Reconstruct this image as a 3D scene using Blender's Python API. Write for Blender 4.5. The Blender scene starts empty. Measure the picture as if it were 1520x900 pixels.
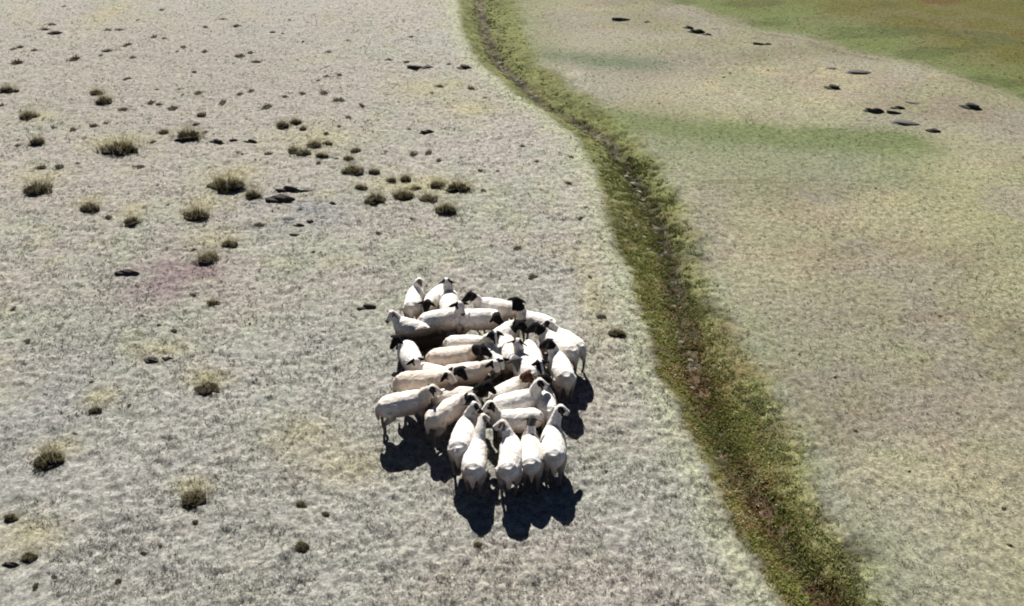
import bpy, bmesh, math, random
import numpy as np
from mathutils import Vector, Matrix
random.seed(7); rng = np.random.default_rng(7)
R = math.radians
scn = bpy.context.scene
col = scn.collection

# ---------------------------------------------------------------- camera, sky, sun, exposure
CAM_H = 9.5; PITCH = R(33.0); HFOV = R(60.0)
FPX = 760.0 / math.tan(HFOV / 2)
cd = bpy.data.cameras.new('camera'); cam = bpy.data.objects.new('camera', cd); col.objects.link(cam)
cam.location = (0, 0, CAM_H); cam.rotation_euler = (R(90) - PITCH, 0, 0)
cd.sensor_fit = 'HORIZONTAL'; cd.angle = HFOV; cd.clip_start = 0.1; cd.clip_end = 6000
scn.camera = cam
SUN_EL = R(42.0); SUN_AZ = R(101.0)          # direction towards the sun, measured from +x: behind the flock, a little left
w = bpy.data.worlds.new('World'); scn.world = w; w.use_nodes = True
nt = w.node_tree; bg = nt.nodes['Background']; sky = nt.nodes.new('ShaderNodeTexSky')
sky.sky_type = 'NISHITA'; sky.sun_disc = False; sky.sun_elevation = SUN_EL
sky.sun_rotation = R(90) - SUN_AZ; sky.altitude = 2800; sky.air_density = 0.3; sky.dust_density = 0.0; sky.ozone_density = 0.8
nt.links.new(sky.outputs[0], bg.inputs[0]); bg.inputs[1].default_value = 0.05
sd = bpy.data.lights.new('sun', 'SUN'); sun = bpy.data.objects.new('sun', sd); col.objects.link(sun)
sd.energy = 5.0; sd.angle = R(0.5); sd.color = (1.0, 0.965, 0.91)
sun.rotation_euler = Vector((math.cos(SUN_AZ) * math.cos(SUN_EL), math.sin(SUN_AZ) * math.cos(SUN_EL), math.sin(SUN_EL))).to_track_quat('Z', 'Y').to_euler()
scn.view_settings.view_transform = 'Standard'; scn.view_settings.look = 'None'
scn.view_settings.exposure = 1.2; scn.view_settings.gamma = 1.0
scn.render.engine = 'CYCLES'; scn.cycles.filter_width = 1.9

# ---------------------------------------------------------------- helpers
CP, SP = math.cos(PITCH), math.sin(PITCH)
def at(px, py, z=0.0):
    """where the line of sight through a point of the photograph meets height z"""
    u = (px - 760.0) / FPX; v = (py - 450.0) / FPX
    d = (u, CP - v * SP, -SP - v * CP)
    t = (z - CAM_H) / d[2]
    return np.array((d[0] * t, d[1] * t, z))

def _hash(ix, iy, s):
    h = (ix.astype(np.int64) * 374761393 + iy.astype(np.int64) * 668265263 + s * 1442695041) & 0xffffffff
    h = ((h ^ (h >> 13)) * 1274126177) & 0xffffffff
    return ((h ^ (h >> 16)) & 0xffffff) / float(0xffffff)
def vnoise(x, y, scale, seed=0):
    x = np.asarray(x, float); y = np.asarray(y, float); q = 0.61 + 0.83 * seed; cq, sq = math.cos(q), math.sin(q)
    x, y = (x * cq - y * sq) / scale + 3.7 * seed, (x * sq + y * cq) / scale
    ix = np.floor(x); iy = np.floor(y); fx = x - ix; fy = y - iy
    fx = fx * fx * (3 - 2 * fx); fy = fy * fy * (3 - 2 * fy)
    a = _hash(ix, iy, seed); b = _hash(ix + 1, iy, seed); c = _hash(ix, iy + 1, seed); d = _hash(ix + 1, iy + 1, seed)
    return (a * (1 - fx) + b * fx) * (1 - fy) + (c * (1 - fx) + d * fx) * fy      # 0..1
def fbm(x, y, scale, seed=0, n=3):
    s = 0; a = 1; t = 0
    for k in range(n):
        s = s + a * vnoise(x + 17.3 * k, y - 9.1 * k, scale / (2.03 ** k), seed + k); t += a; a *= 0.5
    return s / t
def sstep(a, b, x):
    t = np.clip((x - a) / (b - a), 0, 1); return t * t * (3 - 2 * t)

def np_mesh(name, V, T, mat=None, color=None, smooth=False, cname='coat'):
    """V (n,3), T (m,3 or 4) -> mesh"""
    me = bpy.data.meshes.new(name)
    V = np.ascontiguousarray(V, np.float32); T = np.ascontiguousarray(T, np.int32)
    k = T.shape[1]
    me.vertices.add(len(V)); me.vertices.foreach_set('co', V.ravel())
    me.loops.add(T.size); me.loops.foreach_set('vertex_index', T.ravel())
    me.polygons.add(len(T)); me.polygons.foreach_set('loop_start', np.arange(0, T.size, k, dtype=np.int32))
    me.polygons.foreach_set('loop_total', np.full(len(T), k, np.int32))
    if smooth: me.polygons.foreach_set('use_smooth', np.ones(len(T), bool))
    me.update(calc_edges=True); me.validate()
    if color is not None:
        c = np.ones((len(V), 4), np.float32); c[:, :3] = color
        a = me.color_attributes.new(cname, 'FLOAT_COLOR', 'POINT'); a.data.foreach_set('color', c.ravel())
    if mat: me.materials.append(mat)
    return me
def link(name, me, parent=None, **props):
    o = bpy.data.objects.new(name, me); col.objects.link(o)
    if parent: o.parent = parent
    for k, v in props.items():
        if v is not None: o[k] = v
    return o

def node_mat(name, rough=0.9, spec=0.15):
    m = bpy.data.materials.new(name); m.use_nodes = True
    n = m.node_tree; b = n.nodes['Principled BSDF']
    b.inputs['Roughness'].default_value = rough; b.inputs['Specular IOR Level'].default_value = spec
    return m, n, b
def N(n, t, **kw):
    x = n.nodes.new(t)
    for k, v in kw.items(): setattr(x, k, v)
    return x
def mulmix(n, fac, a, b, mode='MIX'):
    x = N(n, 'ShaderNodeMix', data_type='RGBA', blend_type=mode)
    for sock, val in ((x.inputs[0], fac), (x.inputs[6], a), (x.inputs[7], b)):
        if isinstance(val, (int, float)): sock.default_value = val
        elif isinstance(val, tuple): sock.default_value = val if len(val) == 4 else (*val, 1)
        else: n.links.new(val, sock)
    return x.outputs[2]
def noise(n, scale, detail=4, rough=0.6, coord='Object'):
    tc = N(n, 'ShaderNodeTexCoord'); t = N(n, 'ShaderNodeTexNoise')
    t.inputs['Scale'].default_value = scale; t.inputs['Detail'].default_value = detail; t.inputs['Roughness'].default_value = rough
    n.links.new(tc.outputs[coord], t.inputs['Vector']); return t.outputs['Fac']
def ramp(n, fac, stops):
    r = N(n, 'ShaderNodeValToRGB'); e = r.color_ramp.elements
    while len(e) < len(stops): e.new(0.5)
    for q, (p, c) in zip(e, stops): q.position = p; q.color = (*c, 1) if len(c) == 3 else c
    n.links.new(fac, r.inputs[0]); return r.outputs[0]

# ground: colour attribute carries the kind of sward, noise nodes carry its grain
M_ground, n, b = node_mat('ground_soil_and_turf', 0.95, 0.08)
att = N(n, 'ShaderNodeAttribute', attribute_name='coat')
g1 = ramp(n, noise(n, 8.5, 6, 0.74), [(0.34, (0.50, 0.495, 0.48)), (0.5, (1, 1, 1)), (0.66, (1.42, 1.41, 1.38))])
g2 = ramp(n, noise(n, 23.0, 5, 0.72), [(0.28, (0.22, 0.21, 0.19)), (0.40, (0.74, 0.735, 0.71)), (0.52, (1.0, 1.0, 1.0)), (0.68, (1.42, 1.42, 1.38))])
g3 = ramp(n, noise(n, 2.1, 3, 0.55), [(0.35, (1.01, 0.99, 0.985)), (0.5, (1, 1, 1)), (0.66, (0.99, 1.005, 0.98))])
c = mulmix(n, 1.0, att.outputs['Color'], g1, 'MULTIPLY'); c = mulmix(n, 1.0, c, g2, 'MULTIPLY'); c = mulmix(n, 1.0, c, g3, 'MULTIPLY')
n.links.new(c, b.inputs['Base Color'])
bp = N(n, 'ShaderNodeBump'); bp.inputs['Strength'].default_value = 0.9; bp.inputs['Distance'].default_value = 0.03
n.links.new(noise(n, 26.0, 6, 0.75), bp.inputs['Height']); n.links.new(bp.outputs[0], b.inputs['Normal'])

def blade_mat(name, rough=0.8):
    m, n, b = node_mat(name, rough, 0.1)
    att = N(n, 'ShaderNodeAttribute', attribute_name='coat'); n.links.new(att.outputs['Color'], b.inputs['Base Color'])
    tr = N(n, 'ShaderNodeBsdfTranslucent'); n.links.new(att.outputs['Color'], tr.inputs[0])
    mx = N(n, 'ShaderNodeMixShader'); mx.inputs[0].default_value = 0.25
    n.links.new(b.outputs[0], mx.inputs[1]); n.links.new(tr.outputs[0], mx.inputs[2])
    n.links.new(mx.outputs[0], n.nodes['Material Output'].inputs[0]); return m
M_blade = blade_mat('grass_blades')

M_wool, n, b = node_mat('sheep_coat', 0.95, 0.05)
att = N(n, 'ShaderNodeAttribute', attribute_name='coat')
k1 = ramp(n, noise(n, 22, 5, 0.7), [(0.3, (0.68, 0.66, 0.62)), (0.5, (1, 1, 1)), (0.8, (1.06, 1.05, 1.03))])
k2 = ramp(n, noise(n, 5, 3, 0.5), [(0.3, (0.88, 0.83, 0.77)), (0.55, (1, 1, 1))])
c = mulmix(n, 1.0, att.outputs['Color'], k1, 'MULTIPLY'); c = mulmix(n, 1.0, c, k2, 'MULTIPLY')
n.links.new(c, b.inputs['Base Color'])
bp = N(n, 'ShaderNodeBump'); bp.inputs['Strength'].default_value = 0.9; bp.inputs['Distance'].default_value = 0.02
n.links.new(noise(n, 42, 5, 0.7), bp.inputs['Height']); n.links.new(bp.outputs[0], b.inputs['Normal'])

def stone_mat(name, a, c2, rough=0.9):
    m, n, b = node_mat(name, rough, 0.15)
    n.links.new(ramp(n, noise(n, 14, 6, 0.7), [(0.3, a), (0.7, c2)]), b.inputs['Base Color'])
    bp = N(n, 'ShaderNodeBump'); bp.inputs['Strength'].default_value = 0.8; bp.inputs['Distance'].default_value = 0.02
    n.links.new(noise(n, 30, 5, 0.7), bp.inputs['Height']); n.links.new(bp.outputs[0], b.inputs['Normal']); return m
M_dark = stone_mat('dark_stone', (0.016, 0.014, 0.012), (0.085, 0.075, 0.062))
M_grey = stone_mat('grey_stone', (0.07, 0.066, 0.06), (0.16, 0.15, 0.135))
M_pale = stone_mat('pale_stone', (0.14, 0.13, 0.105), (0.30, 0.28, 0.23))

# ---------------------------------------------------------------- the lie of the land
EDGE = [(0,680,776),(50,683,786),(90,706,806),(130,750,858),(170,810,918),(210,857,958),(250,882,990),(300,893,1024),(350,905,1040),
        (400,927,1050),(450,943,1078),(500,955,1098),(550,972,1125),(600,996,1155),(650,1018,1185),(700,1042,1208),(750,1066,1232),
        (800,1090,1262),(850,1118,1292),(900,1148,1325)]
CHAN = [(0,712),(50,722),(90,742),(110,765),(150,805),(175,855),(200,902),(240,932),(280,955),(330,980),(400,1000),(470,1012),(530,1026),
        (580,1045),(640,1065),(690,1088),(750,1130),(800,1162),(860,1208),(900,1240)]
eL = np.array([at(l, y)[:2] for y, l, r in EDGE])[::-1]; eR = np.array([at(r, y)[:2] for y, l, r in EDGE])[::-1]
eC = np.array([at(x, y)[:2] for y, x in CHAN])[::-1]
def ext(e):      # carry the watercourse on beyond the picture in both directions
    a, b2 = e[0], e[-1]
    lo = a + (e[0] - e[1]) * 6; hi = b2 + np.array([-1.0, 60.0]); 
    return np.vstack([lo, e, hi])
eL, eR, eC = ext(eL), ext(eR), ext(eC)
def strip_at(x, y):
    L = np.interp(y, eL[:, 1], eL[:, 0]); Rr = np.interp(y, eR[:, 1], eR[:, 0]); Cc = np.interp(y, eC[:, 1], eC[:, 0])
    L = L + (fbm(x * 0, y, 0.5, 51) - .5) * 0.16; Rr = Rr + (fbm(x * 0, y, 0.9, 52) - .5) * 0.35
    Cc = Cc + (fbm(x * 0, y, 0.35, 53) - .5) * 0.18
    return L, Rr, Cc
FB = np.array([at(px, py)[:2] for px, py in [(930,-12),(985,0),(1060,24),(1130,45),(1200,61),(1280,82),(1350,97),(1440,124),(1520,150),(1600,180)]])
def field_at(x, y):      # >0 beyond the edge of the far green field, in metres
    yb = np.interp(x, FB[:, 0], FB[:, 1]); 
    yb = np.where(x < FB[0, 0], FB[0, 1] + (FB[0, 0] - x) * 2.5, yb); yb = np.where(x > FB[-1, 0], FB[-1, 1] - (x - FB[-1, 0]) * 0.8, yb)
    return (y - yb) * 0.8 + (fbm(x, y, 1.2, 61) - .5) * 0.8
def ground_z(x, y):
    x = np.asarray(x, float); y = np.asarray(y, float)
    z = (fbm(x, y, 6.0, 1, 2) - 0.5) * 0.12
    L, Rr, Cc = strip_at(x, y)
    wl = np.maximum(Cc - L, 0.15); wr = np.maximum(Rr - Cc, 0.15)
    d = np.where(x < Cc, (Cc - x) / wl, (x - Cc) / wr)
    z = z - 0.16 * (1 - sstep(0.0, 1.05, d)) - 0.07 * (1 - sstep(0.06, 0.32, np.abs(x - Cc)))
    f = field_at(x, y)
    z = z - 0.10 * sstep(-0.3, 0.9, f)
    return z
def micro(x, y):
    sx, sy = x * .8 + y * .3, y * 1.15 - x * .25
    a = (fbm(sx, sy, 0.34, 11, 2) - .5) * 0.045 + (vnoise(sx, sy, 0.13, 12) - .5) * 0.036 + (vnoise(x, y, 0.065, 13) - .5) * 0.030
    L, Rr, Cc = strip_at(x, y)
    right = sstep(-0.2, 0.3, x - Rr)
    k = 1 - 0.60 * right
    return a * k

def blob(x, y, px, py, wx, wy, rot=0.0):
    c = at(px, py); a = at(px + wx, py); sx = abs(a[0] - c[0]); b2 = at(px, py - wy); sy = abs(b2[1] - c[1])
    dx, dy = x - c[0], y - c[1]; cs, sn = math.cos(rot), math.sin(rot)
    return np.exp(-(((dx * cs + dy * sn) / sx) ** 2 + ((-dx * sn + dy * cs) / sy) ** 2))
def band(x, y, pts, wid):
    """soft band along a polyline of photo points; wid in metres"""
    P = [at(*p)[:2] for p in pts]; best = np.full(np.shape(x), 1e9)
    for a, c in zip(P[:-1], P[1:]):
        d = c - a; t = np.clip(((x - a[0]) * d[0] + (y - a[1]) * d[1]) / (d @ d), 0, 1)
        best = np.minimum(best, np.hypot(x - a[0] - t * d[0], y - a[1] - t * d[1]))
    return np.exp(-(best / wid) ** 2)

def mixc(c, col_, m):
    return c * (1 - m[..., None]) + np.array(col_) * m[..., None]
def ground_color(x, y):
    shp = np.shape(x); c = np.zeros(shp + (3,)) + np.array((0.335, 0.315, 0.262))
    n1 = fbm(x, y, 2.2, 21); n2 = fbm(x, y, 0.7, 22); n3 = fbm(x, y, 5.0, 23); n4 = fbm(x, y, 1.3, 24)
    c = mixc(c, (0.355, 0.322, 0.28), sstep(0.50, 0.68, n1) * .5)          # pinkish bare soil
    c = mixc(c, (0.300, 0.320, 0.235), sstep(0.50, 0.72, n4) * .5)         # greyish green sward
    c = mixc(c, (0.36, 0.345, 0.22), sstep(0.60, 0.78, n2) * .45)           # straw
    c = mixc(c, (0.325, 0.32, 0.285), sstep(0.52, 0.7, n3) * .6)
    L, Rr, Cc = strip_at(x, y)
    right = sstep(-0.1, 0.5, x - Rr)
    rc = np.zeros(shp + (3,)) + np.array((0.305, 0.290, 0.205))
    rc = mixc(rc, (0.310, 0.268, 0.200), sstep(0.46, 0.64, n1) * .75); rc = mixc(rc, (0.26, 0.235, 0.165), sstep(0.50, 0.68, fbm(x, y, 3.3, 27)) * .6); rc = mixc(rc, (0.36, 0.335, 0.20), sstep(0.55, 0.7, fbm(x, y, .9, 28)) * .5)
    rc = mixc(rc, (0.27, 0.27, 0.165), sstep(0.48, 0.7, n4) * .5)
    rc = mixc(rc, (0.285, 0.29, 0.235), blob(x, y, 1300, 830, 230, 130) * .6)
    rc = mixc(rc, (0.31, 0.285, 0.245), blob(x, y, 1180, 480, 130, 100) * .8)
    rc = mixc(rc, (0.32, 0.28, 0.19), blob(x, y, 1250, 370, 180, 70) * .7)
    rc = mixc(rc, (0.27, 0.27, 0.14), blob(x, y, 1450, 300, 140, 90) * .6)
    rb_ = fbm(x * .7 + y * .25, y * 1.5 - x * .3, 4.5, 38, 4); rc = rc * (.86 + .30 * sstep(.36, .64, rb_))[..., None]
    rc = mixc(rc, (0.30, 0.315, 0.20), sstep(.5, .62, fbm(x * .6, y * 1.4, 1.6, 39, 4)) * .45); rc = mixc(rc, (0.30, 0.275, 0.235), sstep(.5, .64, fbm(x, y * 1.2, 2.7, 40, 4)) * .5)
    c = c * (1 - right[..., None]) + rc * right[..., None]
    wob = 0.5 + n2
    # green damp sward
    c = mixc(c, (0.150, 0.190, 0.075), np.clip(band(x, y, [(915,178),(1060,196),(1200,204),(1330,212)], 1.05) * wob * 1.25, 0, 1) * .9)
    c = mixc(c, (0.20, 0.235, 0.14), np.clip(band(x, y, [(960,225),(1150,240),(1300,250)], 1.3) * wob, 0, 1) * .6)
    c = mixc(c, (0.135, 0.172, 0.100), np.clip(band(x, y, [(795,78),(880,90),(955,96)], .8) * wob, 0, 1) * .85)
    c = mixc(c, (0.20, 0.22, 0.10), np.clip(band(x, y, [(760,0),(790,60)], 1.2) * wob, 0, 1) * .6)
    c = mixc(c, (0.30, 0.30, 0.235), blob(x, y, 880, 130, 90, 20) * .6)
    c = mixc(c, (0.50, 0.46, 0.36), blob(x, y, 850, 110, 18, 6) * .7)
    c = mixc(c, (0.205, 0.25, 0.12), blob(x, y, 1095, 540, 55, 90) * .7)
    c = mixc(c, (0.22, 0.25, 0.13), blob(x, y, 1180, 680, 60, 60) * .6)
    c = mixc(c, (0.22, 0.25, 0.15), blob(x, y, 1290, 820, 50, 60) * .5)
    # patches on the left pasture
    c = mixc(c, (0.245, 0.185, 0.178), np.clip(blob(x, y, 262, 408, 70, 34) * (0.5 + 1.0 * sstep(.35, .65, fbm(x, y, .5, 36))), 0, 1))
    c = mixc(c, (0.255, 0.255, 0.255), blob(x, y, 440, 315, 80, 28) * sstep(.3, .6, fbm(x, y, .6, 37)))
    c = mixc(c, (0.295, 0.27, 0.225), blob(x, y, 230, 110, 420, 110) * .7)
    c = mixc(c, (0.275, 0.275, 0.255), blob(x, y, 60, 600, 120, 160) * .45)
    # the fringe of the watercourse and the watercourse itself
    fr = np.exp(-np.abs(x - L + 0.15) / 0.32) * (x < L + .1)
    c = mixc(c, (0.36, 0.37, 0.235), fr * .75)
    ins = sstep(-0.14, 0.22, x - L + (n2 - .5) * .2) * (1 - sstep(-0.5, 0.5, x - Rr + (n2 - .5) * .5))
    gn = fbm(x, y, 0.8, 31); gn2 = fbm(x, y, 0.4, 32)
    gc = np.zeros(shp + (3,)) + np.array((0.215, 0.21, 0.085))
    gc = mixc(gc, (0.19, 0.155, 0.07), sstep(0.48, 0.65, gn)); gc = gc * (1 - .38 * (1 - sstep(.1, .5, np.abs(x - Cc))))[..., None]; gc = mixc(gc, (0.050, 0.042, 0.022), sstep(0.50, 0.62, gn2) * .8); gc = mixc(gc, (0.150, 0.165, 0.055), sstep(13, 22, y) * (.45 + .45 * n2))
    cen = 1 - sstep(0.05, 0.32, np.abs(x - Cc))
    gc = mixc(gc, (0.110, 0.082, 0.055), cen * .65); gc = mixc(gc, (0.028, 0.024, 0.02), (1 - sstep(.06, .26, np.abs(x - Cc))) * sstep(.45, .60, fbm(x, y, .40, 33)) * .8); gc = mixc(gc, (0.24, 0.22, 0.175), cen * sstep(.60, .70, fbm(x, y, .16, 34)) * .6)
    gc = mixc(gc, (0.14, 0.08, 0.05), np.clip(blob(x, y, 1045, 572, 24, 34) + blob(x, y, 1135, 755, 40, 40) + blob(x, y, 1225, 880, 30, 30), 0, 1) * .8)
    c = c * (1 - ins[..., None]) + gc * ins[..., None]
    # far field
    f = field_at(x, y); fm = sstep(-0.9 + n2 * .8, 1.2 + n2, f)
    fc = np.zeros(shp + (3,)) + np.array((0.150, 0.185, 0.066))
    fc = mixc(fc, (0.130, 0.118, 0.030), sstep(1.5, 7.0, f + (n1 - .5) * 7) * .9)
    fc = mixc(fc, (0.120, 0.072, 0.024), sstep(0.45, 0.7, n1) * sstep(6, 12, f) * .8)
    fc = mixc(fc, (0.17, 0.155, 0.08), sstep(0.55, 0.7, n4) * .4)
    fc = mixc(fc, (0.085, 0.10, 0.035), sstep(0.5, 0.65, fbm(x, y * 2.2, 2.4, 29)) * .6)
    c = c * (1 - fm[..., None]) + fc * fm[..., None]
    ed = np.exp(-((f + 0.15) / 0.25) ** 2)
    c = mixc(c, (0.15, 0.125, 0.08), ed * .55 * sstep(.35, .6, n2))
    for hx, hy, hw, hh in HALO: c = mixc(c, (0.36, 0.325, 0.185), blob(x, y, hx, hy, hw, hh) * (.35 + .6 * n2))
    return c * (np.array((.715, .725, .765)) * (1 - right[..., None]) + np.array((.625, .62, .62)) * right[..., None])
HALO = [(340,258,40,16),(177,208,46,12),(298,300,26,16),(470,203,60,16),(315,352,36,16),(308,562,34,14),(150,592,26,14),(84,668,36,16),(640,275,60,14),(590,272,50,10),
  (160,20,24,20),(133,296,20,10),(196,312,22,14),(60,262,40,12),(60,172,24,8),(450,650,60,30),(290,722,30,14),(30,800,60,30),(640,130,60,14),(700,160,50,12),(240,520,40,12),(520,690,60,30),(880,440,25,60)]

def polar_grid():
    rs = [0.0]
    rs += list(np.linspace(0.8, 5.6, 14)); r = 5.7
    while r < 62: rs.append(r); r *= 1.0030
    while r < 4000: rs.append(r); r *= 1.16
    th = list(np.arange(R(52), R(128), 0.0019)); t0, t1 = th[0], th[-1]
    coarse = list(np.linspace(t1, t0 + 2 * math.pi, 90)[1:-1]); th = th + coarse
    rs = np.array(rs[1:]); th = np.array(th); Rr, T = np.meshgrid(rs, th, indexing='ij')
    return Rr * np.cos(T), Rr * np.sin(T), Rr
X, Y, RR = polar_grid()
fade = 1 - sstep(45, 62, RR)
Z = ground_z(X, Y) + micro(X, Y) * fade * (1 - .3 * sstep(20, 40, RR))
# the land dips and rises gently far beyond the picture
Z = Z + (fbm(X, Y, 400., 71, 2) - .5) * 30 * sstep(120, 1200, RR)
C = ground_color(X, Y)
nr, ntn = X.shape
idx = np.arange(nr * ntn).reshape(nr, ntn)
a = idx[:-1]; b2 = idx[1:]; an = np.roll(a, -1, 1); bn = np.roll(b2, -1, 1)
quads = np.stack([a, b2, bn, an], -1).reshape(-1, 4)
V = np.stack([X, Y, Z], -1).reshape(-1, 3); Cc_ = C.reshape(-1, 3)
me = np_mesh('ground', V, quads, M_ground, Cc_, smooth=True)
# close the middle under the viewpoint
bm = bmesh.new(); bm.from_mesh(me); bm.verts.ensure_lookup_table()
bm.faces.new([bm.verts[i] for i in range(ntn)]); bm.normal_update(); bm.to_mesh(me); bm.free()
link('ground', me, kind='structure')

# ---------------------------------------------------------------- grass
def blades(pos, h, wdt, lean, colr, seg2=True, az=None):
    """arrays: pos (n,3), h, wdt, lean (n,), colr (n,3) -> V,T,C of bent blades"""
    n_ = len(pos); az = rng.uniform(0, 2 * math.pi, n_) if az is None else az
    d = np.stack([np.cos(az), np.sin(az), np.zeros(n_)], 1)
    fa = rng.uniform(0, 2 * math.pi, n_); s = np.stack([np.cos(fa), np.sin(fa), np.zeros(n_)], 1) * (wdt[:, None] / 2)
    up = np.array([0, 0, 1.0])
    if seg2:
        m = pos + d * (lean * h * .35)[:, None] + up * (h * .6)[:, None]
        t = pos + d * (lean * h)[:, None] + up * (h * (1 - .25 * np.clip(lean, 0, 1.5)))[:, None]
        V = np.stack([pos - s, pos + s, m + s * .75, m - s * .75, t], 1).reshape(-1, 3)
        b0 = np.arange(n_)[:, None] * 5
        T = np.concatenate([b0 + [0, 1, 2], b0 + [0, 2, 3], b0 + [3, 2, 4]], 1).reshape(-1, 3)
        return V, T, np.repeat(colr, 5, 0)
    t = pos + d * (lean * h)[:, None] + up * h[:, None]
    V = np.stack([pos - s, pos + s, t], 1).reshape(-1, 3); b0 = np.arange(n_)[:, None] * 3
    return V, (b0 + [0, 1, 2]).reshape(-1, 3), np.repeat(colr, 3, 0)

# long damp grass of the watercourse
def in_strip(n_, ylo, yhi, tuft):
    y = rng.uniform(ylo, yhi, n_ * 2); L = np.interp(y, eL[:, 1], eL[:, 0]); Rr = np.interp(y, eR[:, 1], eR[:, 0])
    x = L + (Rr - L) * rng.uniform(-0.04, 1.12, n_ * 2); L, Rr, Cc = strip_at(x, y)
    u = (x - L) / (Rr - L); p = 0.95 * sstep(-.04, .16, u) * (1 - .5 * sstep(.5, .85, u)) * (1 - sstep(0.66, 1.12, u)) * (1 - .35 * sstep(15, 25, y)); p = p * (0.55 + .45 * sstep(0.05, 0.28, np.abs(x - Cc)) - .35 * sstep(.5, .62, fbm(x, y, .5, 44)))
    p *= 0.55 + 0.6 * sstep(.35, .6, fbm(x, y, 0.3, 41))
    k = rng.uniform(0, 1, n_ * 2) < p; x, y = x[k][:n_], y[k][:n_]
    nb = tuft; X_ = np.repeat(x, nb) + rng.normal(0, .03, len(x) * nb); Y_ = np.repeat(y, nb) + rng.normal(0, .03, len(x) * nb)
    L, Rr, Cc = strip_at(X_, Y_); u = np.clip((X_ - L) / (Rr - L), 0, 1)
    hh = np.repeat(rng.uniform(.03, .10, len(x)), nb) * rng.uniform(.6, 1.2, len(X_)) * (0.45 + .75 * np.sin(np.clip(u, 0.02, .97) * math.pi) - .12) 
    pal = np.array([(0.195, 0.205, 0.062), (0.245, 0.232, 0.085), (0.29, 0.245, 0.11), (0.155, 0.175, 0.07), (0.22, 0.125, 0.06), (0.42, 0.38, 0.24)])
    g = fbm(x, y, .9, 31); rb = blob(x, y, 1045, 572, 26, 34) + blob(x, y, 1135, 755, 34, 34) + blob(x, y, 1225, 880, 30, 30) + .5 * blob(x, y, 990, 420, 20, 20)
    ci = np.where(g > .60, rng.choice(6, len(x), p=[.1, .2, .35, .05, .15, .15]), rng.choice(6, len(x), p=[.35, .25, .12, .22, .02, .04]))
    ci = np.where(rng.uniform(0, 1, len(x)) < rb * .6, 4, ci)
    ci = np.where((fbm(x, y, .7, 35) > .62) & (rng.uniform(0, 1, len(x)) < .5), 0, ci)
    cb = pal[ci]; uu = (x - np.interp(y, eL[:, 1], eL[:, 0])) / (np.interp(y, eR[:, 1], eR[:, 0]) - np.interp(y, eL[:, 1], eL[:, 0]))
    rt = (sstep(.55, .85, uu) * .75)[:, None]; cb = cb * (1 - rt) + np.array((.165, .185, .080)) * rt; cb = cb * np.array((1.04, 1.06, .95))
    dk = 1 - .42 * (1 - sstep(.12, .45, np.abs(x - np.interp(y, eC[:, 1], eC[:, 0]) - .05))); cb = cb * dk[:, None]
    hh = hh * (1 - .55 * sstep(14, 26, Y_)); fy = (sstep(13, 22, y) * .8)[:, None]; cb = cb * (1 - fy) + np.array((.100, .112, .032)) * (rng.uniform(.65, 1.4, len(y)) * dk)[:, None] * fy
    c_ = np.repeat(cb, nb, 0) * rng.uniform(.75, 1.25, len(X_))[:, None]
    return np.stack([X_, Y_, ground_z(X_, Y_) - .01], 1), hh, c_
P, H_, C_ = [], [], []
for n_, lo, hi, tf in ((5200, 6.0, 12, 12), (6200, 12, 22, 9), (4200, 22, 42, 8)):
    p, h, c_ = in_strip(n_, lo, hi, tf); P.append(p); H_.append(h); C_.append(c_)
P = np.vstack(P); H_ = np.concatenate(H_); C_ = np.vstack(C_)
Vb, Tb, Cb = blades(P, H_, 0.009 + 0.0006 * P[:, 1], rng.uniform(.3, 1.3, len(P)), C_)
link('ditch_grass', np_mesh('ditch_grass', Vb, Tb, M_blade, Cb), kind='stuff', category='grass',
     label='long olive green grass filling the winding ditch across the pasture')

# short dry turf over the open pasture
def turf(n_, x0f, ylo, yhi, hlo, hhi, wd):
    y = ylo * (yhi / ylo) ** rng.uniform(0, 1, n_) ** 0.8; x = rng.uniform(-1, 1, n_) * y * x0f
    L, Rr, Cc = strip_at(x, y); k = (x < L) | (x > Rr); k &= field_at(x, y) < 8
    k &= (x < L) | (rng.uniform(0, 1, n_) < .3)
    k &= rng.uniform(0, 1, n_) < sstep(.30, .62, fbm(x, y, 0.42, 43)) * .9 + .1
    x, y = x[k], y[k]; nb = 4
    X_ = np.repeat(x, nb) + rng.normal(0, .018, len(x) * nb); Y_ = np.repeat(y, nb) + rng.normal(0, .018, len(x) * nb)
    base = ground_color(x, y) * rng.uniform(.70, 1.25, len(x))[:, None]
    return np.stack([X_, Y_, ground_z(X_, Y_) + micro(X_, Y_) * .9 - .004], 1), rng.uniform(hlo, hhi, len(X_)), np.repeat(base, nb, 0) * rng.uniform(.85, 1.2, len(X_))[:, None], np.full(len(X_), wd)
parts = [turf(26000, .78, 5.8, 11, .015, .045, .012), turf(26000, .70, 11, 20, .02, .05, .016), turf(16000, .66, 20, 42, .02, .055, .024)]
P = np.vstack([p[0] for p in parts]); H_ = np.concatenate([p[1] for p in parts]); C_ = np.vstack([p[2] for p in parts]); W_ = np.concatenate([p[3] for p in parts])
Vb, Tb, Cb = blades(P, H_, W_, rng.uniform(.2, 1.4, len(P)), C_, seg2=False)
link('short_grass', np_mesh('short_grass', Vb, Tb, M_blade, Cb), kind='stuff', category='grass',
     label='short dry grass scattered thinly over the grazed pasture')

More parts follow.
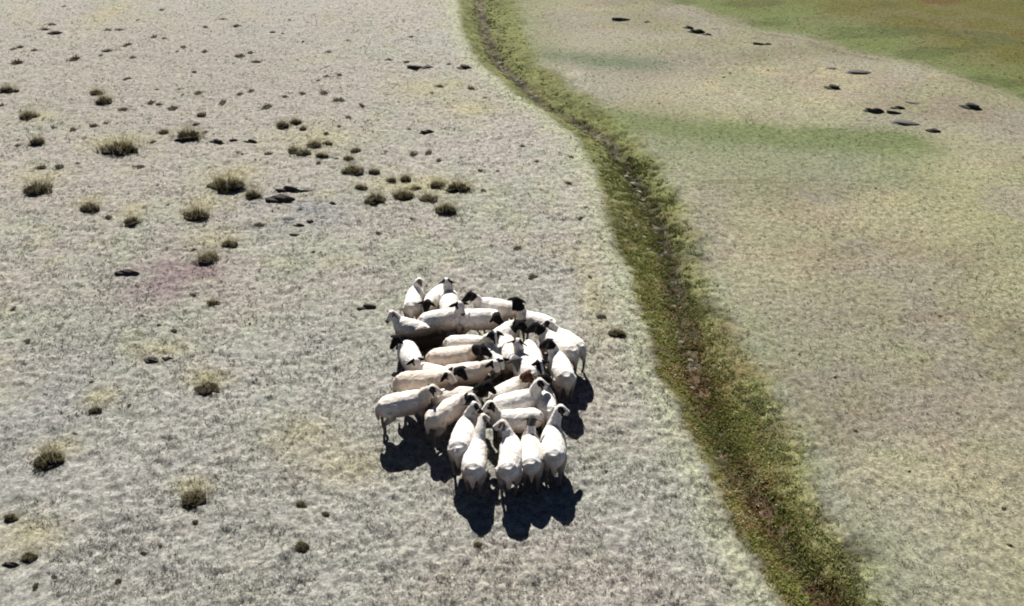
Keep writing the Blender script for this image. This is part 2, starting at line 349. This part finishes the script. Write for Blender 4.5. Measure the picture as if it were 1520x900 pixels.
# ---------------------------------------------------------------- tussocks and stones
def tussock_mesh(seed, nb, pale, spread=1.0):
    r_ = np.random.default_rng(seed)
    a = r_.uniform(0, 2 * math.pi, nb); rr = np.sqrt(r_.uniform(0, 1, nb)) * .36 * spread
    lob = 1 + .42 * np.sin(a * 2 + seed) + .3 * np.sin(a * 3 + seed * 2) + .15 * np.sin(a * 7 + seed)
    rr = rr * lob
    pos = np.stack([rr * np.cos(a), rr * np.sin(a), np.zeros(nb)], 1)
    h = r_.uniform(.25, .6, nb) * (1.15 - rr) * (1.7 if pale else .95)
    if pale: cc = np.array([(0.33, 0.29, 0.17), (0.28, 0.27, 0.13), (0.36, 0.31, 0.21)])[r_.integers(0, 3, nb)]
    else: cc = np.array([(0.050, 0.044, 0.020), (0.080, 0.075, 0.026), (0.12, 0.095, 0.04), (0.04, 0.03, 0.02)])[r_.integers(0, 4, nb)]
    cc = cc * r_.uniform(.8, 1.25, nb)[:, None]
    V, T, Cx = blades(pos, h, np.full(nb, .026 if not pale else .011), r_.uniform(.05, .7, nb) ** 1.3, cc, True, a + r_.normal(0, .5, nb))
    return np_mesh('tussock', V, T, M_blade, Cx)
def lump_mesh(seed, mat, flat=.5, rough_=.35):
    bm = bmesh.new(); bmesh.ops.create_icosphere(bm, subdivisions=3, radius=.5)
    r_ = random.Random(seed); ph = [(r_.uniform(1.5, 6), r_.uniform(1.5, 6), r_.uniform(1.5, 6), r_.uniform(0, 6)) for _ in range(7)]
    for v in bm.verts:
        s = sum(math.sin(v.co.x * p[0] * 2 + v.co.y * p[1] * 2 + v.co.z * p[2] * 2 + p[3]) for p in ph) / 7
        v.co *= 1 + rough_ * s; v.co.z *= flat
    bm.normal_update(); m = bpy.data.meshes.new('stone'); bm.to_mesh(m); bm.free(); m.materials.append(mat); return m
M_peat = stone_mat('tussock_root_mat', (0.020, 0.017, 0.010), (0.055, 0.045, 0.026))
TB = [tussock_mesh(s, 300, False) for s in range(4)]; TP = [tussock_mesh(s + 10, 200, True, 1.35) for s in range(4)]
TM = [lump_mesh(s + 30, M_peat, .34, .7) for s in range(4)]
def tuft_mesh(seed):
    t = tussock_mesh(seed, 90, False, 1.25); bm = bmesh.new(); bm.from_mesh(t); l = lump_mesh(seed, M_peat, .34, .75)
    l.transform(Matrix.Scale(.78, 4)); bm.from_mesh(l)
    lay = bm.verts.layers.float_color.get('coat'); bm.verts.ensure_lookup_table()
    for v in bm.verts[len(t.vertices):]: v[lay] = (.035, .03, .018, 1)
    bm.to_mesh(t); bm.free(); return t
TS = [tuft_mesh(s + 20) for s in range(4)]
SD = [lump_mesh(s, M_dark, .5, .6) for s in range(5)]; SG = [lump_mesh(s + 9, M_grey, .3, .4) for s in range(3)]; SPl = [lump_mesh(s + 17, M_pale, .5, .5) for s in range(4)]

def put(px, py, wpx):
    c = at(px, py); z = float(ground_z(c[0], c[1])); c = at(px, py, z)
    wm = abs(at(px + wpx, py, z)[0] - c[0]); return c, wm
cnt = 0
def tussock(px, py, wpx, label=None, zone='left'):
    global cnt; cnt += 1; k = cnt % 4; c, wm = put(px, py, wpx)
    rz = random.uniform(0, 6.28); s = wm * 1.12; sz = s * random.uniform(.55, .8)
    if label:
        e = link('grass_tussock', None, label=label, category='tussock', group='larger grass tussocks on the pasture')
        e.location = c; e.rotation_euler = (0, 0, 0); e.scale = (s * random.uniform(.9, 1.15), s * random.uniform(.6, .95), sz)
        for nm, ms, zz in (('root_mound', TM[k], .08), ('leaves', TB[k], 0), ('dry_stalks', TP[k], .02)):
            o = link(nm, ms, e); o.rotation_euler = (0, 0, rz); o.location = (0, .25 if nm == 'dry_stalks' else 0, zz)
            if nm == 'root_mound': o.scale = (.80, .80, 1.0)
    else:
        lb = {'left': 'small dark grass tuft, one of many dotted over the pasture left of the ditch',
              'right': 'tiny dark grass tuft on the pasture right of the ditch'}[zone]
        o = link('grass_tuft', TS[k], label=lb, category='grass tuft', group='small tufts ' + zone + ' of the ditch')
        o.location = c; o.rotation_euler = (0, 0, rz); o.scale = (s * 1.25 * random.uniform(.85, 1.25), s * 1.0 * random.uniform(.7, 1.1), s * random.uniform(.5, .85))
def stone(px, py, wpx, label=None, kind='dark', hr=.6, tilt=0.):
    global cnt; cnt += 1; c, wm = put(px, py, wpx)
    ms = {'dark': SD, 'grey': SG, 'pale': SPl}[kind]
    nm = {'dark': 'dark_stone', 'grey': 'flat_stone', 'pale': 'pale_stone'}[kind]
    o = link(nm, ms[cnt % len(ms)], label=label, category='stone'); o.location = c - np.array((0, 0, wm * .03))
    o.rotation_euler = (0, 0, tilt); o.scale = (wm, wm * hr, wm * random.uniform(.7, .95)); return o

# (x, y, width) in photo pixels, label for those one can point at
TUS = [
 (12,136,24,'dark tussock cut by the left edge of the photo, high up'),(43,175,26,'brownish tussock near the left edge with a yellow fringe'),
 (144,140,20,'olive tussock standing just above a darker one in the upper left'),(155,153,24,'dark squat tussock just below an olive one in the upper left'),
 (56,213,22,'dark tussock at the left, below the brownish fringed one'),(177,225,48,'longest tussock, a slanting olive clump in the upper left'),
 (243,197,14,'small dark tussock left of the rounded brown-topped one'),(280,205,34,'rounded brown-topped tussock right of the long slanting clump'),
 (299,172,15,'small tussock directly above the rounded brown-topped one'),
 (57,284,38,'large dark brown tussock near the left edge, second row down'),(133,311,27,'dark tussock with a yellow top right of the large one by the left edge'),
 (196,331,22,'pale tussock with tall straw stalks, left of the middle row'),(340,279,46,'largest bushy tussock with a pale crown, left of the dark stones'),
 (376,292,24,'dark tussock touching the right side of the largest bushy one'),(293,323,34,'dark slanting tussock below and left of the largest bushy one'),
 (341,364,20,'small olive tussock above the purplish bare patch'),(309,387,28,'dark low tussock on the upper edge of the purplish bare patch'),
 (420,188,20,'brown tussock, left one of a trio above the central cluster'),(439,183,15,'olive tussock, middle one of a trio above the central cluster'),
 (450,192,11,'small tussock, right one of a trio above the central cluster'),
 (435,225,19,'dark tussock at the left end of a tight row of five'),(451,229,20,'dark tussock second from the left in a tight row of five'),
 (467,217,20,'brown tussock at the back of a tight row of five'),(486,215,14,'brown tussock at the right end of a tight row of five'),
 (477,233,15,'dark tussock at the front of a tight row of five'),(528,225,15,'round dark tussock standing alone right of the tight row of five'),
 (517,237,16,'flat olive tussock just below a round dark one'),(524,256,26,'tall dark tussock at the upper left of the central cluster'),
 (555,257,16,'dark tussock right beside the tall one in the central cluster'),(581,269,13,'small tussock in the middle of the central cluster'),
 (602,267,18,'low tussock above the widest one of the central cluster'),(617,281,15,'small tussock between two wide ones in the central cluster'),
 (535,280,19,'ragged tussock at the left of the central cluster'),(557,299,30,'slanting tussock at the lower left of the central cluster'),
 (599,293,30,'widest dark tussock in the middle of the central cluster'),(636,297,23,'ragged tussock right of the widest one in the central cluster'),
 (649,277,23,'dark round tussock at the upper right of the central cluster'),(681,281,32,'bushy tussock at the right end of the central cluster'),
 (663,315,30,'dark tussock lowest and nearest in the central cluster'),
 (307,578,28,'olive tussock on the open pasture left of the flock'),(143,611,18,'small olive tussock with a yellow patch behind, lower left'),
 (73,687,38,'big dark tussock with a straw fringe near the lower left edge'),(287,742,34,'dark tussock standing alone below and left of the flock'),
 (44,829,20,'olive tussock near the lower left corner'),(16,770,20,'pale green tussock at the left edge above the lower corner'),
 (447,813,22,'dark tussock below and left of the flock shadows'),(710,810,13,'small green tussock just below the flock shadows'),
 (916,497,24,'dark tussock between the flock and the ditch'),(447,750,15,'faint brown tussock left of the flock shadows'),
 (316,452,17,'brown tussock at the lower right of the purplish bare patch'),
]
TINY = [(2,157,9),(66,44,9),(76,37,10),(25,93,15),(20,73,8),(30,70,9),(52,75,8),(111,88,17),(160,45,10),(177,45,9),(161,76,12),(189,67,12),(197,86,9),(149,83,8),
 (229,55,9),(244,58,8),(240,15,7),(305,41,8),(272,70,10),(263,77,6),(304,77,9),(332,29,7),(351,39,11),(356,83,15),(371,79,10),(380,92,9),(288,107,7),
 (189,117,9),(233,133,6),(267,134,9),(295,138,12),(272,141,6),(373,135,11),(356,140,10),(331,152,13),(183,163,14),(224,153,12),(236,155,8),(257,161,13),
 (112,163,8),(91,183,10),(79,189,9),(109,193,13),(140,187,12),(157,183,8),(224,177,6),(290,185,12),(304,197,9),(26,217,9),(227,211,8),(355,227,9),(397,229,8),
 (396,158,10),(488,78,8),(577,89,8),(604,92,7),(666,96,8),(699,132,12),(653,129,11),(720,146,9),(641,139,10),(504,111,9),(485,114,8),(472,120,7),(481,138,14),
 (449,139,8),(423,144,8),(396,160,14),(503,149,16),(537,157,11),(517,175,9),(484,198,7),(504,188,10),(608,193,8),(775,218,10),(756,157,6),(473,242,8),(400,229,11),
 (500,236,6),(573,226,9),(613,229,12),(636,227,12),(651,239,12),(684,235,8),(713,253,8),(739,255,8),(717,283,9),(477,294,6),(445,312,8),(385,335,11),(560,347,11),
 (768,369,10),(465,374,6),(612,325,6),(288,372,10),(205,249,16),(88,248,13),(61,249,13),(115,243,8),(88,262,7),(161,323,12),(384,335,12),(249,305,7),(287,437,11),
 (191,603,13),(111,645,13),(136,568,10),(40,507,12),(21,459,11),(139,525,10),(257,491,10),(236,483,9),(321,528,7),(371,481,8),(80,857,10),(53,871,16),
 (289,775,13),(135,808,13),(212,821,10),(175,863,12),(239,812,10),(109,775,12),(131,719,9),(893,470,11),(936,569,9),(843,272,9),(862,324,9),(875,412,8),(790,412,16),
 (483,763,13),(797,240,7),(848,233,8),(870,308,6),(462,505,8),(500,538,8),(900,700,7),(95,10,6),(205,30,6),(420,50,5),(450,62,5),(516,60,5),(405,48,7),(610,55,6),(430,30,6)]
TINYR = [(1084,109,7),(1074,115,7),(1140,105,6),(1490,755,14),(1270,640,9),(1310,655,8),(1380,430,9),(1395,470,8),(1240,560,8),(1440,640,9),(1500,810,11),(1190,330,7),(1300,280,8),(1350,700,9),(1210,800,8)]
for t in TUS: tussock(*t)
for t in TINY: tussock(t[0], t[1], t[2] * (.75 if t[1] > 480 else 1.0))
for t in TINYR: tussock(t[0], t[1], t[2] * .6, zone='right')
STN = [
 (81,50,19,'dark stone in the far upper left of the pasture',.5),(322,211,20,'dark stone, left end of a flat dark row',.35),(346,209,13,'dark stone, middle of a flat dark row',.35),
 (372,211,17,'dark stone, right end of a flat dark row',.4),
 (615,101,22,'dark oval stone, left one of a touching pair in the upper middle',.6),(633,101,17,'dark oval stone, right one of a touching pair in the upper middle',.6),
 (689,101,21,'dark oval stone by the bend of the ditch',.6),(633,197,20,'lone dark flat stone above the central tussock cluster',.5),
 (428,283,30,'upper dark slab on the bluish bare patch',.35),(452,284,16,'small dark stone at the right end of the upper slab',.4),
 (414,297,38,'biggest dark stone on the bluish bare patch, beside a tussock',.5),(493,302,11,'small dark stone right of the bluish bare patch',.5),
 (460,329,12,'small dark stone below the slabs, right one',.5),(444,335,15,'small dark stone below the slabs, left one',.4),(437,349,15,'lowest dark stone below the slabs',.5),
 (187,406,32,'long dark stone at the left edge of the purplish patch',.35),(224,534,20,'dark round stone, left half of a pair left of the flock',.6),
 (248,533,20,'slanting dark stone, right half of a pair left of the flock',.35),(545,457,24,'dark stone just left of the top of the flock',.45),
 (921,30,25,'dark stone, leftmost across the ditch near the top',.55),(960,33,9,'little round dark stone right of the leftmost one across the ditch',.7),
 (1022,42,15,'dark stone, left lump of a chain of three near the top',.5),(1034,48,23,'dark stone, middle lump of a chain of three near the top',.5),(1050,52,11,'dark stone, right lump of a chain of three near the top',.6),
 (1126,66,17,'dark stone, left half of a bent pair below the green field',.45),(1139,66,10,'dark stone, right half of a bent pair below the green field',.6),
 (1236,131,22,'blackest peaked stone on the upper right pasture',.6),(1297,166,28,'long dark stone at the left of the small group on the right',.4),
 (1333,161,17,'dark stone, upper one of two close together on the right',.5),(1326,168,20,'dark stone, lower one of two close together on the right',.45),
 (1384,195,19,'dark stone lowest of the group on the right',.5),(1441,160,28,'large oval dark stone nearest the right edge',.5),
 (16,838,24,'long dark stone running to the left edge near the bottom',.3),
]
for x_, y_, w_, lb, hr in STN: stone(x_, y_, w_, lb, 'dark', hr, random.uniform(-.15, .15) - (.25 if x_ > 1000 else 0))
for x_, y_, w_, lb in [(1273,108,40,'wide flat grey stone below the edge of the green field'),(1233,102,18,'small flat grey stone left of the wide flat grey one'),
   (1356,153,22,'thin flat grey stone above the dark group on the right'),(1342,183,42,'wide flat grey stone under the dark group on the right'),
   (428,325,22,'flat grey stone on the bluish bare patch'),(1062,43,12,'small flat grey stone beside the chain of three dark ones')]:
    stone(x_, y_, w_, lb, 'grey', .45, random.uniform(-.3, 0))
for x_, y_, w_ in [(711,14,7),(716,22,6),(713,8,5),(742,94,9),(752,103,7),(766,112,8),(775,124,8),(788,137,9),(796,143,8),(862,171,8),(871,168,7),(880,175,9),(889,173,7),(893,183,8),(870,184,7),
    (940,273,12),(948,285,13),(955,298,11),(930,262,9),(946,335,10),(956,352,10),(962,370,9),(996,368,12),(1004,376,10),(1000,455,11),(1008,440,10),(1018,463,12),(1003,500,10),(1010,508,12),(1024,535,10),(1032,548,9),
    (1028,576,10),(1060,628,10),(1075,640,10),(1083,648,9),(1078,658,9),(1084,690,12),(1092,700,13),(1068,652,10),(1150,772,10),(1155,800,9),(1176,818,15),(1182,830,13),(1212,855,14),(1222,868,13),(1234,879,15)]:
    o = stone(x_, y_, w_, 'pale grey stone, one of many along the bed of the ditch', 'pale', random.uniform(.5, .9), random.uniform(-1.2, -.4)); o['group'] = 'pale stones in the ditch bed'; o.location.z += .0; o.scale *= .85

# ---------------------------------------------------------------- sheep
def tube(V, F, pts, rad, hint=(0, 0, 1), n_=14):
    pts = [Vector(p) for p in pts]; hint = Vector(hint); base = len(V)
    for i, p in enumerate(pts):
        t = (pts[min(i + 1, len(pts) - 1)] - pts[max(i - 1, 0)]).normalized()
        s = hint.cross(t); s = s.normalized() if s.length > 1e-4 else Vector((0, 1, 0)); u = t.cross(s).normalized()
        rw, rh = rad[i] if isinstance(rad[i], tuple) else (rad[i], rad[i])
        for k in range(n_):
            a = 2 * math.pi * k / n_; V.append(p + s * (rw * math.cos(a)) + u * (rh * math.sin(a)))
    for i in range(len(pts) - 1):
        for k in range(n_):
            F.append((base + i * n_ + k, base + i * n_ + (k + 1) % n_, base + (i + 1) * n_ + (k + 1) % n_, base + (i + 1) * n_ + k))
    F.append(tuple(base + k for k in reversed(range(n_)))); F.append(tuple(base + (len(pts) - 1) * n_ + k for k in range(n_)))
def seg_d(P, a, b_):
    a = np.array(a); d = np.array(b_) - a; t = np.clip(((P - a) @ d) / (d @ d), 0, 1)
    return np.linalg.norm(P - a - t[:, None] * d, axis=1), t

WHITE = (0.75, 0.725, 0.69); CREAM = (0.70, 0.64, 0.58); TAN = (0.66, 0.58, 0.50)
BLACK = (0.012, 0.011, 0.012); BROWN = (0.065, 0.034, 0.022); GREY = (0.11, 0.105, 0.10)
def sheep(label, rump, front, head, face=None, hz=.80, coat=WHITE, headc=None, neck_dark=0.0, blaze=False, ears=BLACK, eye_patch=False, s=1.0, tail=.06, drop=38, seed=0, dirt_and_shade=True, legs=(.15, .12, .10), z0=.70, hs=1.16):
    """rump, front, head: photo points on the back above the hip, the withers and the head centre; face: world bearing of the face in degrees"""
    r_ = random.Random(seed * 13 + 5)
    A = at(*rump, z0); B = at(*front, z0); yaw = math.atan2(B[1] - A[1], B[0] - A[0]); mid = (A + B) / 2
    gx, gy = mid[0], mid[1]; cy_, sy_ = math.cos(yaw), math.sin(yaw)
    def local(p): dx, dy = p[0] - gx, p[1] - gy; return ((dx * cy_ + dy * sy_) / s, (-dx * sy_ + dy * cy_) / s)
    Hc = local(at(*head, hz)); nb = Vector((.27, 0, .60))
    nv = Vector((Hc[0], Hc[1], hz / s)) - nb
    fl = math.radians(face) - yaw if face is not None else math.atan2(nv.y, nv.x) * .9
    fd = Vector((math.cos(fl) * math.cos(R(drop)), math.sin(fl) * math.cos(R(drop)), -math.sin(R(drop))))
    poll = nb + nv - fd * .07
    pv = poll - nb
    if pv.x < -.05: pv.x = -.05
    L_ = pv.length; L2 = min(max(L_, .27), .40); pv = pv * (L2 / L_)
    if abs(pv.y) > .30: pv.y = math.copysign(.30, pv.y)
    poll = nb + pv
    V, F = [], []
    wob = lambda q: q * r_.uniform(.96, 1.04)
    bw = r_.uniform(.95, 1.08)
    T_ = [(-.455, .60, .03, .04), (-.44, .595, .10, .11), (-.38, .575, .160, .165), (-.26, .555, .185 * bw, .190), (-.10, .540, .195 * bw, .205), (.06, .54, .190 * bw, .205), (.20, .555, .170, .190), (.30, .575, .130, .160), (.37, .59, .05, .08)]
    bend = r_.uniform(-.03, .03)
    tube(V, F, [(x, bend * math.cos(x * 5), z) for x, z, _, _ in T_], [(a, b_) for _, _, a, b_ in T_], n_=20)
    m1 = nb.lerp(poll, .5) + Vector((0, 0, .015))
    tube(V, F, [Vector((.16, 0, .57)), nb, m1, poll, poll + pv.normalized() * .02], [(.10, .12), (.118, .145), (.085, .105), (.062, .075), (.03, .03)], n_=16)
    sd_ = fd.cross(Vector((0, 0, 1))).normalized(); upv = sd_.cross(fd).normalized()
    hp = [poll + fd * (q * hs) for q in (-.055, -.04, 0, .06, .12, .17, .195)]
    tube(V, F, hp, [(a * hs, b_ * hs) for a, b_ in [(.02, .02), (.058, .06), (.072, .080), (.060, .068), (.044, .050), (.036, .038), (.015, .016)]], n_=14)
    tips = []
    for q in (-1, 1):
        e0 = poll + sd_ * (.055 * q) + upv * .03 - fd * .015
        ed = (sd_ * q + Vector((0, 0, r_.uniform(-.75, -.25))) - fd * r_.uniform(-.2, .35)).normalized()
        tube(V, F, [e0 - ed * .02, e0 + ed * .03, e0 + ed * .09, e0 + ed * .15], [(.014, .022), (.013, .040), (.012, .036), (.008, .012)], hint=tuple(fd), n_=10)
        tips.append((e0, e0 + ed * .15))
    lp = []
    for q in (-1, 1):
        st = r_.uniform(-.06, .06)
        lp.append([(.22, .10 * q, .50), (.225 + st * .3, .105 * q, .36), (.235 + st * .8, .10 * q, .27), (.23 + st, .10 * q, .08), (.25 + st, .10 * q, .035), (.255 + st, .10 * q, .0)])
        tube(V, F, lp[-1], [(.085, .07), (.055, .050), (.030, .030), (.021, .021), (.027, .027), (.030, .028)], hint=(1, 0, 0), n_=10)
        st = r_.uniform(-.07, .05)
        lp.append([(-.30, .09 * q, .54), (-.26 + st * .2, .115 * q, .42), (-.37 + st * .7, .105 * q, .285), (-.355 + st, .10 * q, .09), (-.335 + st, .10 * q, .035), (-.33 + st, .10 * q, .0)])
        tube(V, F, lp[-1], [(.12, .09), (.095, .065), (.034, .032), (.022, .022), (.027, .027), (.030, .028)], hint=(1, 0, 0), n_=10)
    tube(V, F, [(-.40, 0, .68), (-.455, 0, .60), (-.475, 0, .50), (-.47, 0, .38), (-.465, 0, .31)], [(.05, .04), (tail, .045), (tail * .95, .038), (tail * .55, .025), (.012, .012)], hint=(1, 0, 0), n_=12)
    me0 = bpy.data.meshes.new('raw'); me0.from_pydata([tuple(v) for v in V], [], F); bm = bmesh.new(); bm.from_mesh(me0)
    bmesh.ops.recalc_face_normals(bm, faces=bm.faces); bm.to_mesh(me0); bm.free()
    tmp = bpy.data.objects.new('tmp', me0); col.objects.link(tmp)
    md = tmp.modifiers.new('r', 'REMESH'); md.mode = 'VOXEL'; md.voxel_size = .0125; md.use_smooth_shade = True
    sm = tmp.modifiers.new('s', 'SMOOTH'); sm.iterations = 3; sm.factor = .5
    dg = bpy.context.evaluated_depsgraph_get(); me = bpy.data.meshes.new_from_object(tmp.evaluated_get(dg)); bpy.data.objects.remove(tmp); bpy.data.meshes.remove(me0)
    me.name = 'sheep'; nv_ = len(me.vertices); P = np.empty(nv_ * 3); me.vertices.foreach_get('co', P); P = P.reshape(-1, 3)
    NN = np.empty(nv_ * 3, np.float32); me.vertex_normals.foreach_get('vector', NN); NN = NN.reshape(-1, 3)
    ph = r_.uniform(0, 50)
    def n3(s_): return (vnoise(P[:, 0] + ph + P[:, 2] * .7, P[:, 1] + P[:, 2] * 1.1, s_, seed) + vnoise(P[:, 2] + ph, P[:, 0] - P[:, 1], s_, seed + 3)) / 2 - .5
    dh, th = seg_d(P, tuple(poll - fd * .04), tuple(poll + fd * .19))
    de = np.minimum(seg_d(P, *map(tuple, tips[0]))[0], seg_d(P, *map(tuple, tips[1]))[0])
    dn, tn = seg_d(P, tuple(nb), tuple(poll))
    ishead = (dh < .115) & (tn > .72) | (dh < .098) | (de < .05)
    leg = 1 - sstep(.30, .38, P[:, 2])
    wool = (1 - ishead) * (1 - leg)
    P = P + NN * ((n3(.12) * .016 + n3(.055) * .010 + n3(.028) * .006) * wool)[:, None]
    me.vertices.foreach_set('co', P.astype(np.float32).ravel())
    # coat colours and painted shade
    Cx = np.tile(np.array(coat), (nv_, 1)); jit = n3(.05) * .5
    low = 1 - sstep(.42, .66, P[:, 2] + n3(.18) * .16) ; flank_shade = (np.clip(low + jit * .9, 0, 1) * .85 * (low > 0))[:, None]; Cx = Cx * (1 - flank_shade) + np.array((.25, .175, .14)) * flank_shade  # shade of the sides painted into the fleece: browner lower flanks
    dirt = sstep(.0, .35, n3(.16) + .08) * .35; Cx = Cx * (1 - dirt[:, None]) + np.array((.50, .42, .32)) * dirt[:, None]
    if not dirt_and_shade: Cx = np.tile(np.array(coat), (nv_, 1))
    lg = leg * 1.0; Cx = Cx * (1 - lg[:, None]) + np.array(legs) * .85 * lg[:, None]  # leg colour darkened to imitate the shade between the bodies
    if headc is not None:
        m = ishead | ((tn > 1 - neck_dark + jit * .3) & (dn < .16) & (tn > .05))
        Cx[m] = headc
        if blaze:
            q = P - np.array(poll); lat = np.abs(q @ np.array(sd_)); up_ = q @ np.array(upv)
            Cx[(lat < .022) & (up_ > .0) & (dh < .10)] = WHITE
    else:
        Cx[de < .05] = ears
        q = P - np.array(poll + fd * .05); lat = np.abs(q @ np.array(sd_)); fw = np.abs(q @ np.array(fd)); up_ = q @ np.array(upv)
        pr = .034 if eye_patch else .018
        Cx[(np.hypot(fw, up_ - .02) < pr) & (lat > .03) & (dh < .11)] = BLACK
        Cx[(th > .93) & (dh < .045)] = (.10, .07, .06)
    Cx[P[:, 2] < .035] = (.03, .026, .022)
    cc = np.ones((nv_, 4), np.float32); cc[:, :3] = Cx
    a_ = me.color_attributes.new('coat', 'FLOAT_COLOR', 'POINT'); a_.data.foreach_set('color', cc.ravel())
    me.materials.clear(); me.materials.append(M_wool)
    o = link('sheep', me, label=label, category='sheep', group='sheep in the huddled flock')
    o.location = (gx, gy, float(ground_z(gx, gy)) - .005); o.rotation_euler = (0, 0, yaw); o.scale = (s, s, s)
    return o
FLOCK = [
 dict(label='dark brown sheep added to fill in the deep shade on the left, behind a small white one', rump=(636,490), front=(608,496), head=(592,508), headc=BLACK, neck_dark=1.0, face=230, hz=.60, z0=.66, coat=(.020, .015, .013), legs=(.02, .016, .014), s=.93, dirt_and_shade=False),  # added sheep, nearly black, standing in for shade under its neighbours
 dict(label='white sheep in the centre facing the camera with dark stripes beside its nose', rump=(730,506), front=(738,524), head=(744,541), ears=BLACK, eye_patch=True, face=280, hz=.66, s=.9),
 dict(label='white sheep at the very top left of the flock, rump shaded brown', rump=(612,442), front=(617,422), head=(624,424), face=20, hz=.72, ears=GREY),
 dict(label='white sheep at the left edge of the flock facing left, pale face', rump=(622,476), front=(594,468), head=(583,474), face=225, hz=.64, ears=(.3,.26,.24), s=.9),
 dict(label='sheep at the top of the flock facing down with a long black head and ear', rump=(652,426), front=(640,438), head=(633,455), headc=BLACK, face=260, hz=.70),
 dict(label='plain white sheep in the top row facing away, second from the left', rump=(668,448), front=(668,430), head=(664,424), face=100, hz=.72),
 dict(label='grey-sided sheep broadside behind the left gap, white speckled face', rump=(648,466), front=(672,463), head=(684,460), face=300, eye_patch=True, hz=.78),
 dict(label='sheep in the top row lying lengthwise behind others, black head pointing left', rump=(750,447), front=(712,441), head=(695,441), headc=BLACK, face=190, neck_dark=.15),
 dict(label='brown-shaded sheep in the second row with a round black head to the right', rump=(702,463), front=(727,463), head=(740,475), headc=BLACK, face=330, hz=.72),
 dict(label='sheep at the top right whose black head stands up above the flock', rump=(808,469), front=(781,461), head=(764,448), headc=BLACK, neck_dark=.5, face=250, hz=.90),
 dict(label='sheep in the upper middle pushing its black head into the dark knot of heads', rump=(740,492), front=(756,481), head=(772,488), headc=BLACK, neck_dark=.45, face=330, hz=.70),
 dict(label='white sheep on the upper right with its black head in the dark knot', rump=(842,514), front=(812,494), head=(793,490), headc=BLACK, neck_dark=.5, face=170, hz=.74),
 dict(label='outermost white sheep on the right edge of the flock, curving back', rump=(852,502), front=(830,488), head=(812,484), face=150, hz=.70),
 dict(label='white sheep facing away at the lower right flank, black head at its front', rump=(838,549), front=(826,522), head=(811,512), headc=BLACK, neck_dark=.3, face=160),
 dict(label='white sheep in the right middle facing down, black face with a white patch', rump=(789,512), front=(797,529), head=(803,545), headc=BLACK, face=290, blaze=True, hz=.70),
 dict(label='white sheep in the middle facing down, charcoal head', rump=(753,505), front=(760,524), head=(768,541), headc=GREY, face=285, neck_dark=.1, hz=.70),
 dict(label='freckle-faced white sheep wedged in the middle of the flock', rump=(782,540), front=(774,524), head=(770,513), face=80, eye_patch=True),
 dict(label='white-backed sheep left of centre, dark head with a white blaze', rump=(680,499), front=(713,500), head=(736,500), headc=BLACK, blaze=True, neck_dark=.25, face=280, hz=.82),
 dict(label='cream tan-flanked sheep left of centre with a big black head', rump=(656,520), front=(692,516), head=(720,521), headc=BLACK, neck_dark=.5, face=350, coat=TAN, hz=.72),
 dict(label='small bright white sheep facing down inside the dark shadow on the left', rump=(606,510), front=(613,526), head=(619,541), ears=BLACK, face=300, eye_patch=True, hz=.68, s=.92),
 dict(label='narrow cream back showing between two rows on the left', rump=(640,541), front=(662,546), head=(683,556), headc=BLACK, face=320, coat=CREAM, hz=.66, s=.92),
 dict(label='brown-flanked sheep above the nearest broadside one on the left', rump=(612,557), front=(645,556), head=(667,561), face=330, ears=BLACK, coat=TAN, hz=.74),
 dict(label='tan-shaded sheep with a humped white back in the centre left', rump=(680,541), front=(707,538), head=(736,544), ears=BLACK, eye_patch=True, face=300, coat=CREAM, hz=.74),
 dict(label='broadside sheep at the left end of the flock, all hind legs visible', rump=(582,590), front=(622,582), head=(645,578), ears=BLACK, face=20, coat=CREAM, hz=.84, legs=(.16,.13,.11)),
 dict(label='pinkish white sheep behind the two broadside ones, big black head', rump=(668,577), front=(700,575), head=(727,574), headc=BLACK, neck_dark=.75, face=330, coat=(.66,.60,.55), hz=.80),
 dict(label='tan-sided sheep at lower left heading up to the right, black head', rump=(655,603), front=(680,589), head=(704,593), headc=BLACK, neck_dark=.25, blaze=True, face=330, coat=CREAM, hz=.78),
 dict(label='white sheep facing away at the bottom, half hidden behind its neighbour', rump=(685,648), front=(694,620), head=(704,606), face=60, hz=.78),
 dict(label='nearest white sheep facing away, leftmost full rump in the bottom row', rump=(704,677), front=(710,648), head=(719,620), ears=GREY, face=50, hz=.76),
 dict(label='second of the three side by side rumps at the bottom, left one', rump=(756,675), front=(757,652), head=(744,634), face=160, hz=.74, ears=GREY),
 dict(label='middle one of the three side by side rumps at the bottom', rump=(788,668), front=(786,642), head=(790,622), headc=GREY, face=80, hz=.76),
 dict(label='right one of the three side by side rumps, dark muzzle turned right', rump=(822,658), front=(821,632), head=(835,609), ears=BLACK, eye_patch=True, face=15, hz=.86),
 dict(label='bright white sheep broadside in the lower middle with its head up right', rump=(752,592), front=(785,584), head=(804,570), ears=BLACK, eye_patch=True, face=20, hz=.84),
 dict(label='sheep with a dark brown head right of the big black head', rump=(748,570), front=(768,560), head=(786,561), headc=BROWN, neck_dark=.4, face=330, hz=.74, s=.9),
 dict(label='sheep facing away with a grey shaded rump at the lower right', rump=(812,590), front=(808,572), head=(812,562), headc=BLACK, face=60, s=.9, hz=.74),
 dict(label='white sheep facing left between the lower middle rows, pale face', rump=(778,609), front=(748,611), head=(724,604), ears=BLACK, eye_patch=True, face=200, hz=.76, s=.95),
]
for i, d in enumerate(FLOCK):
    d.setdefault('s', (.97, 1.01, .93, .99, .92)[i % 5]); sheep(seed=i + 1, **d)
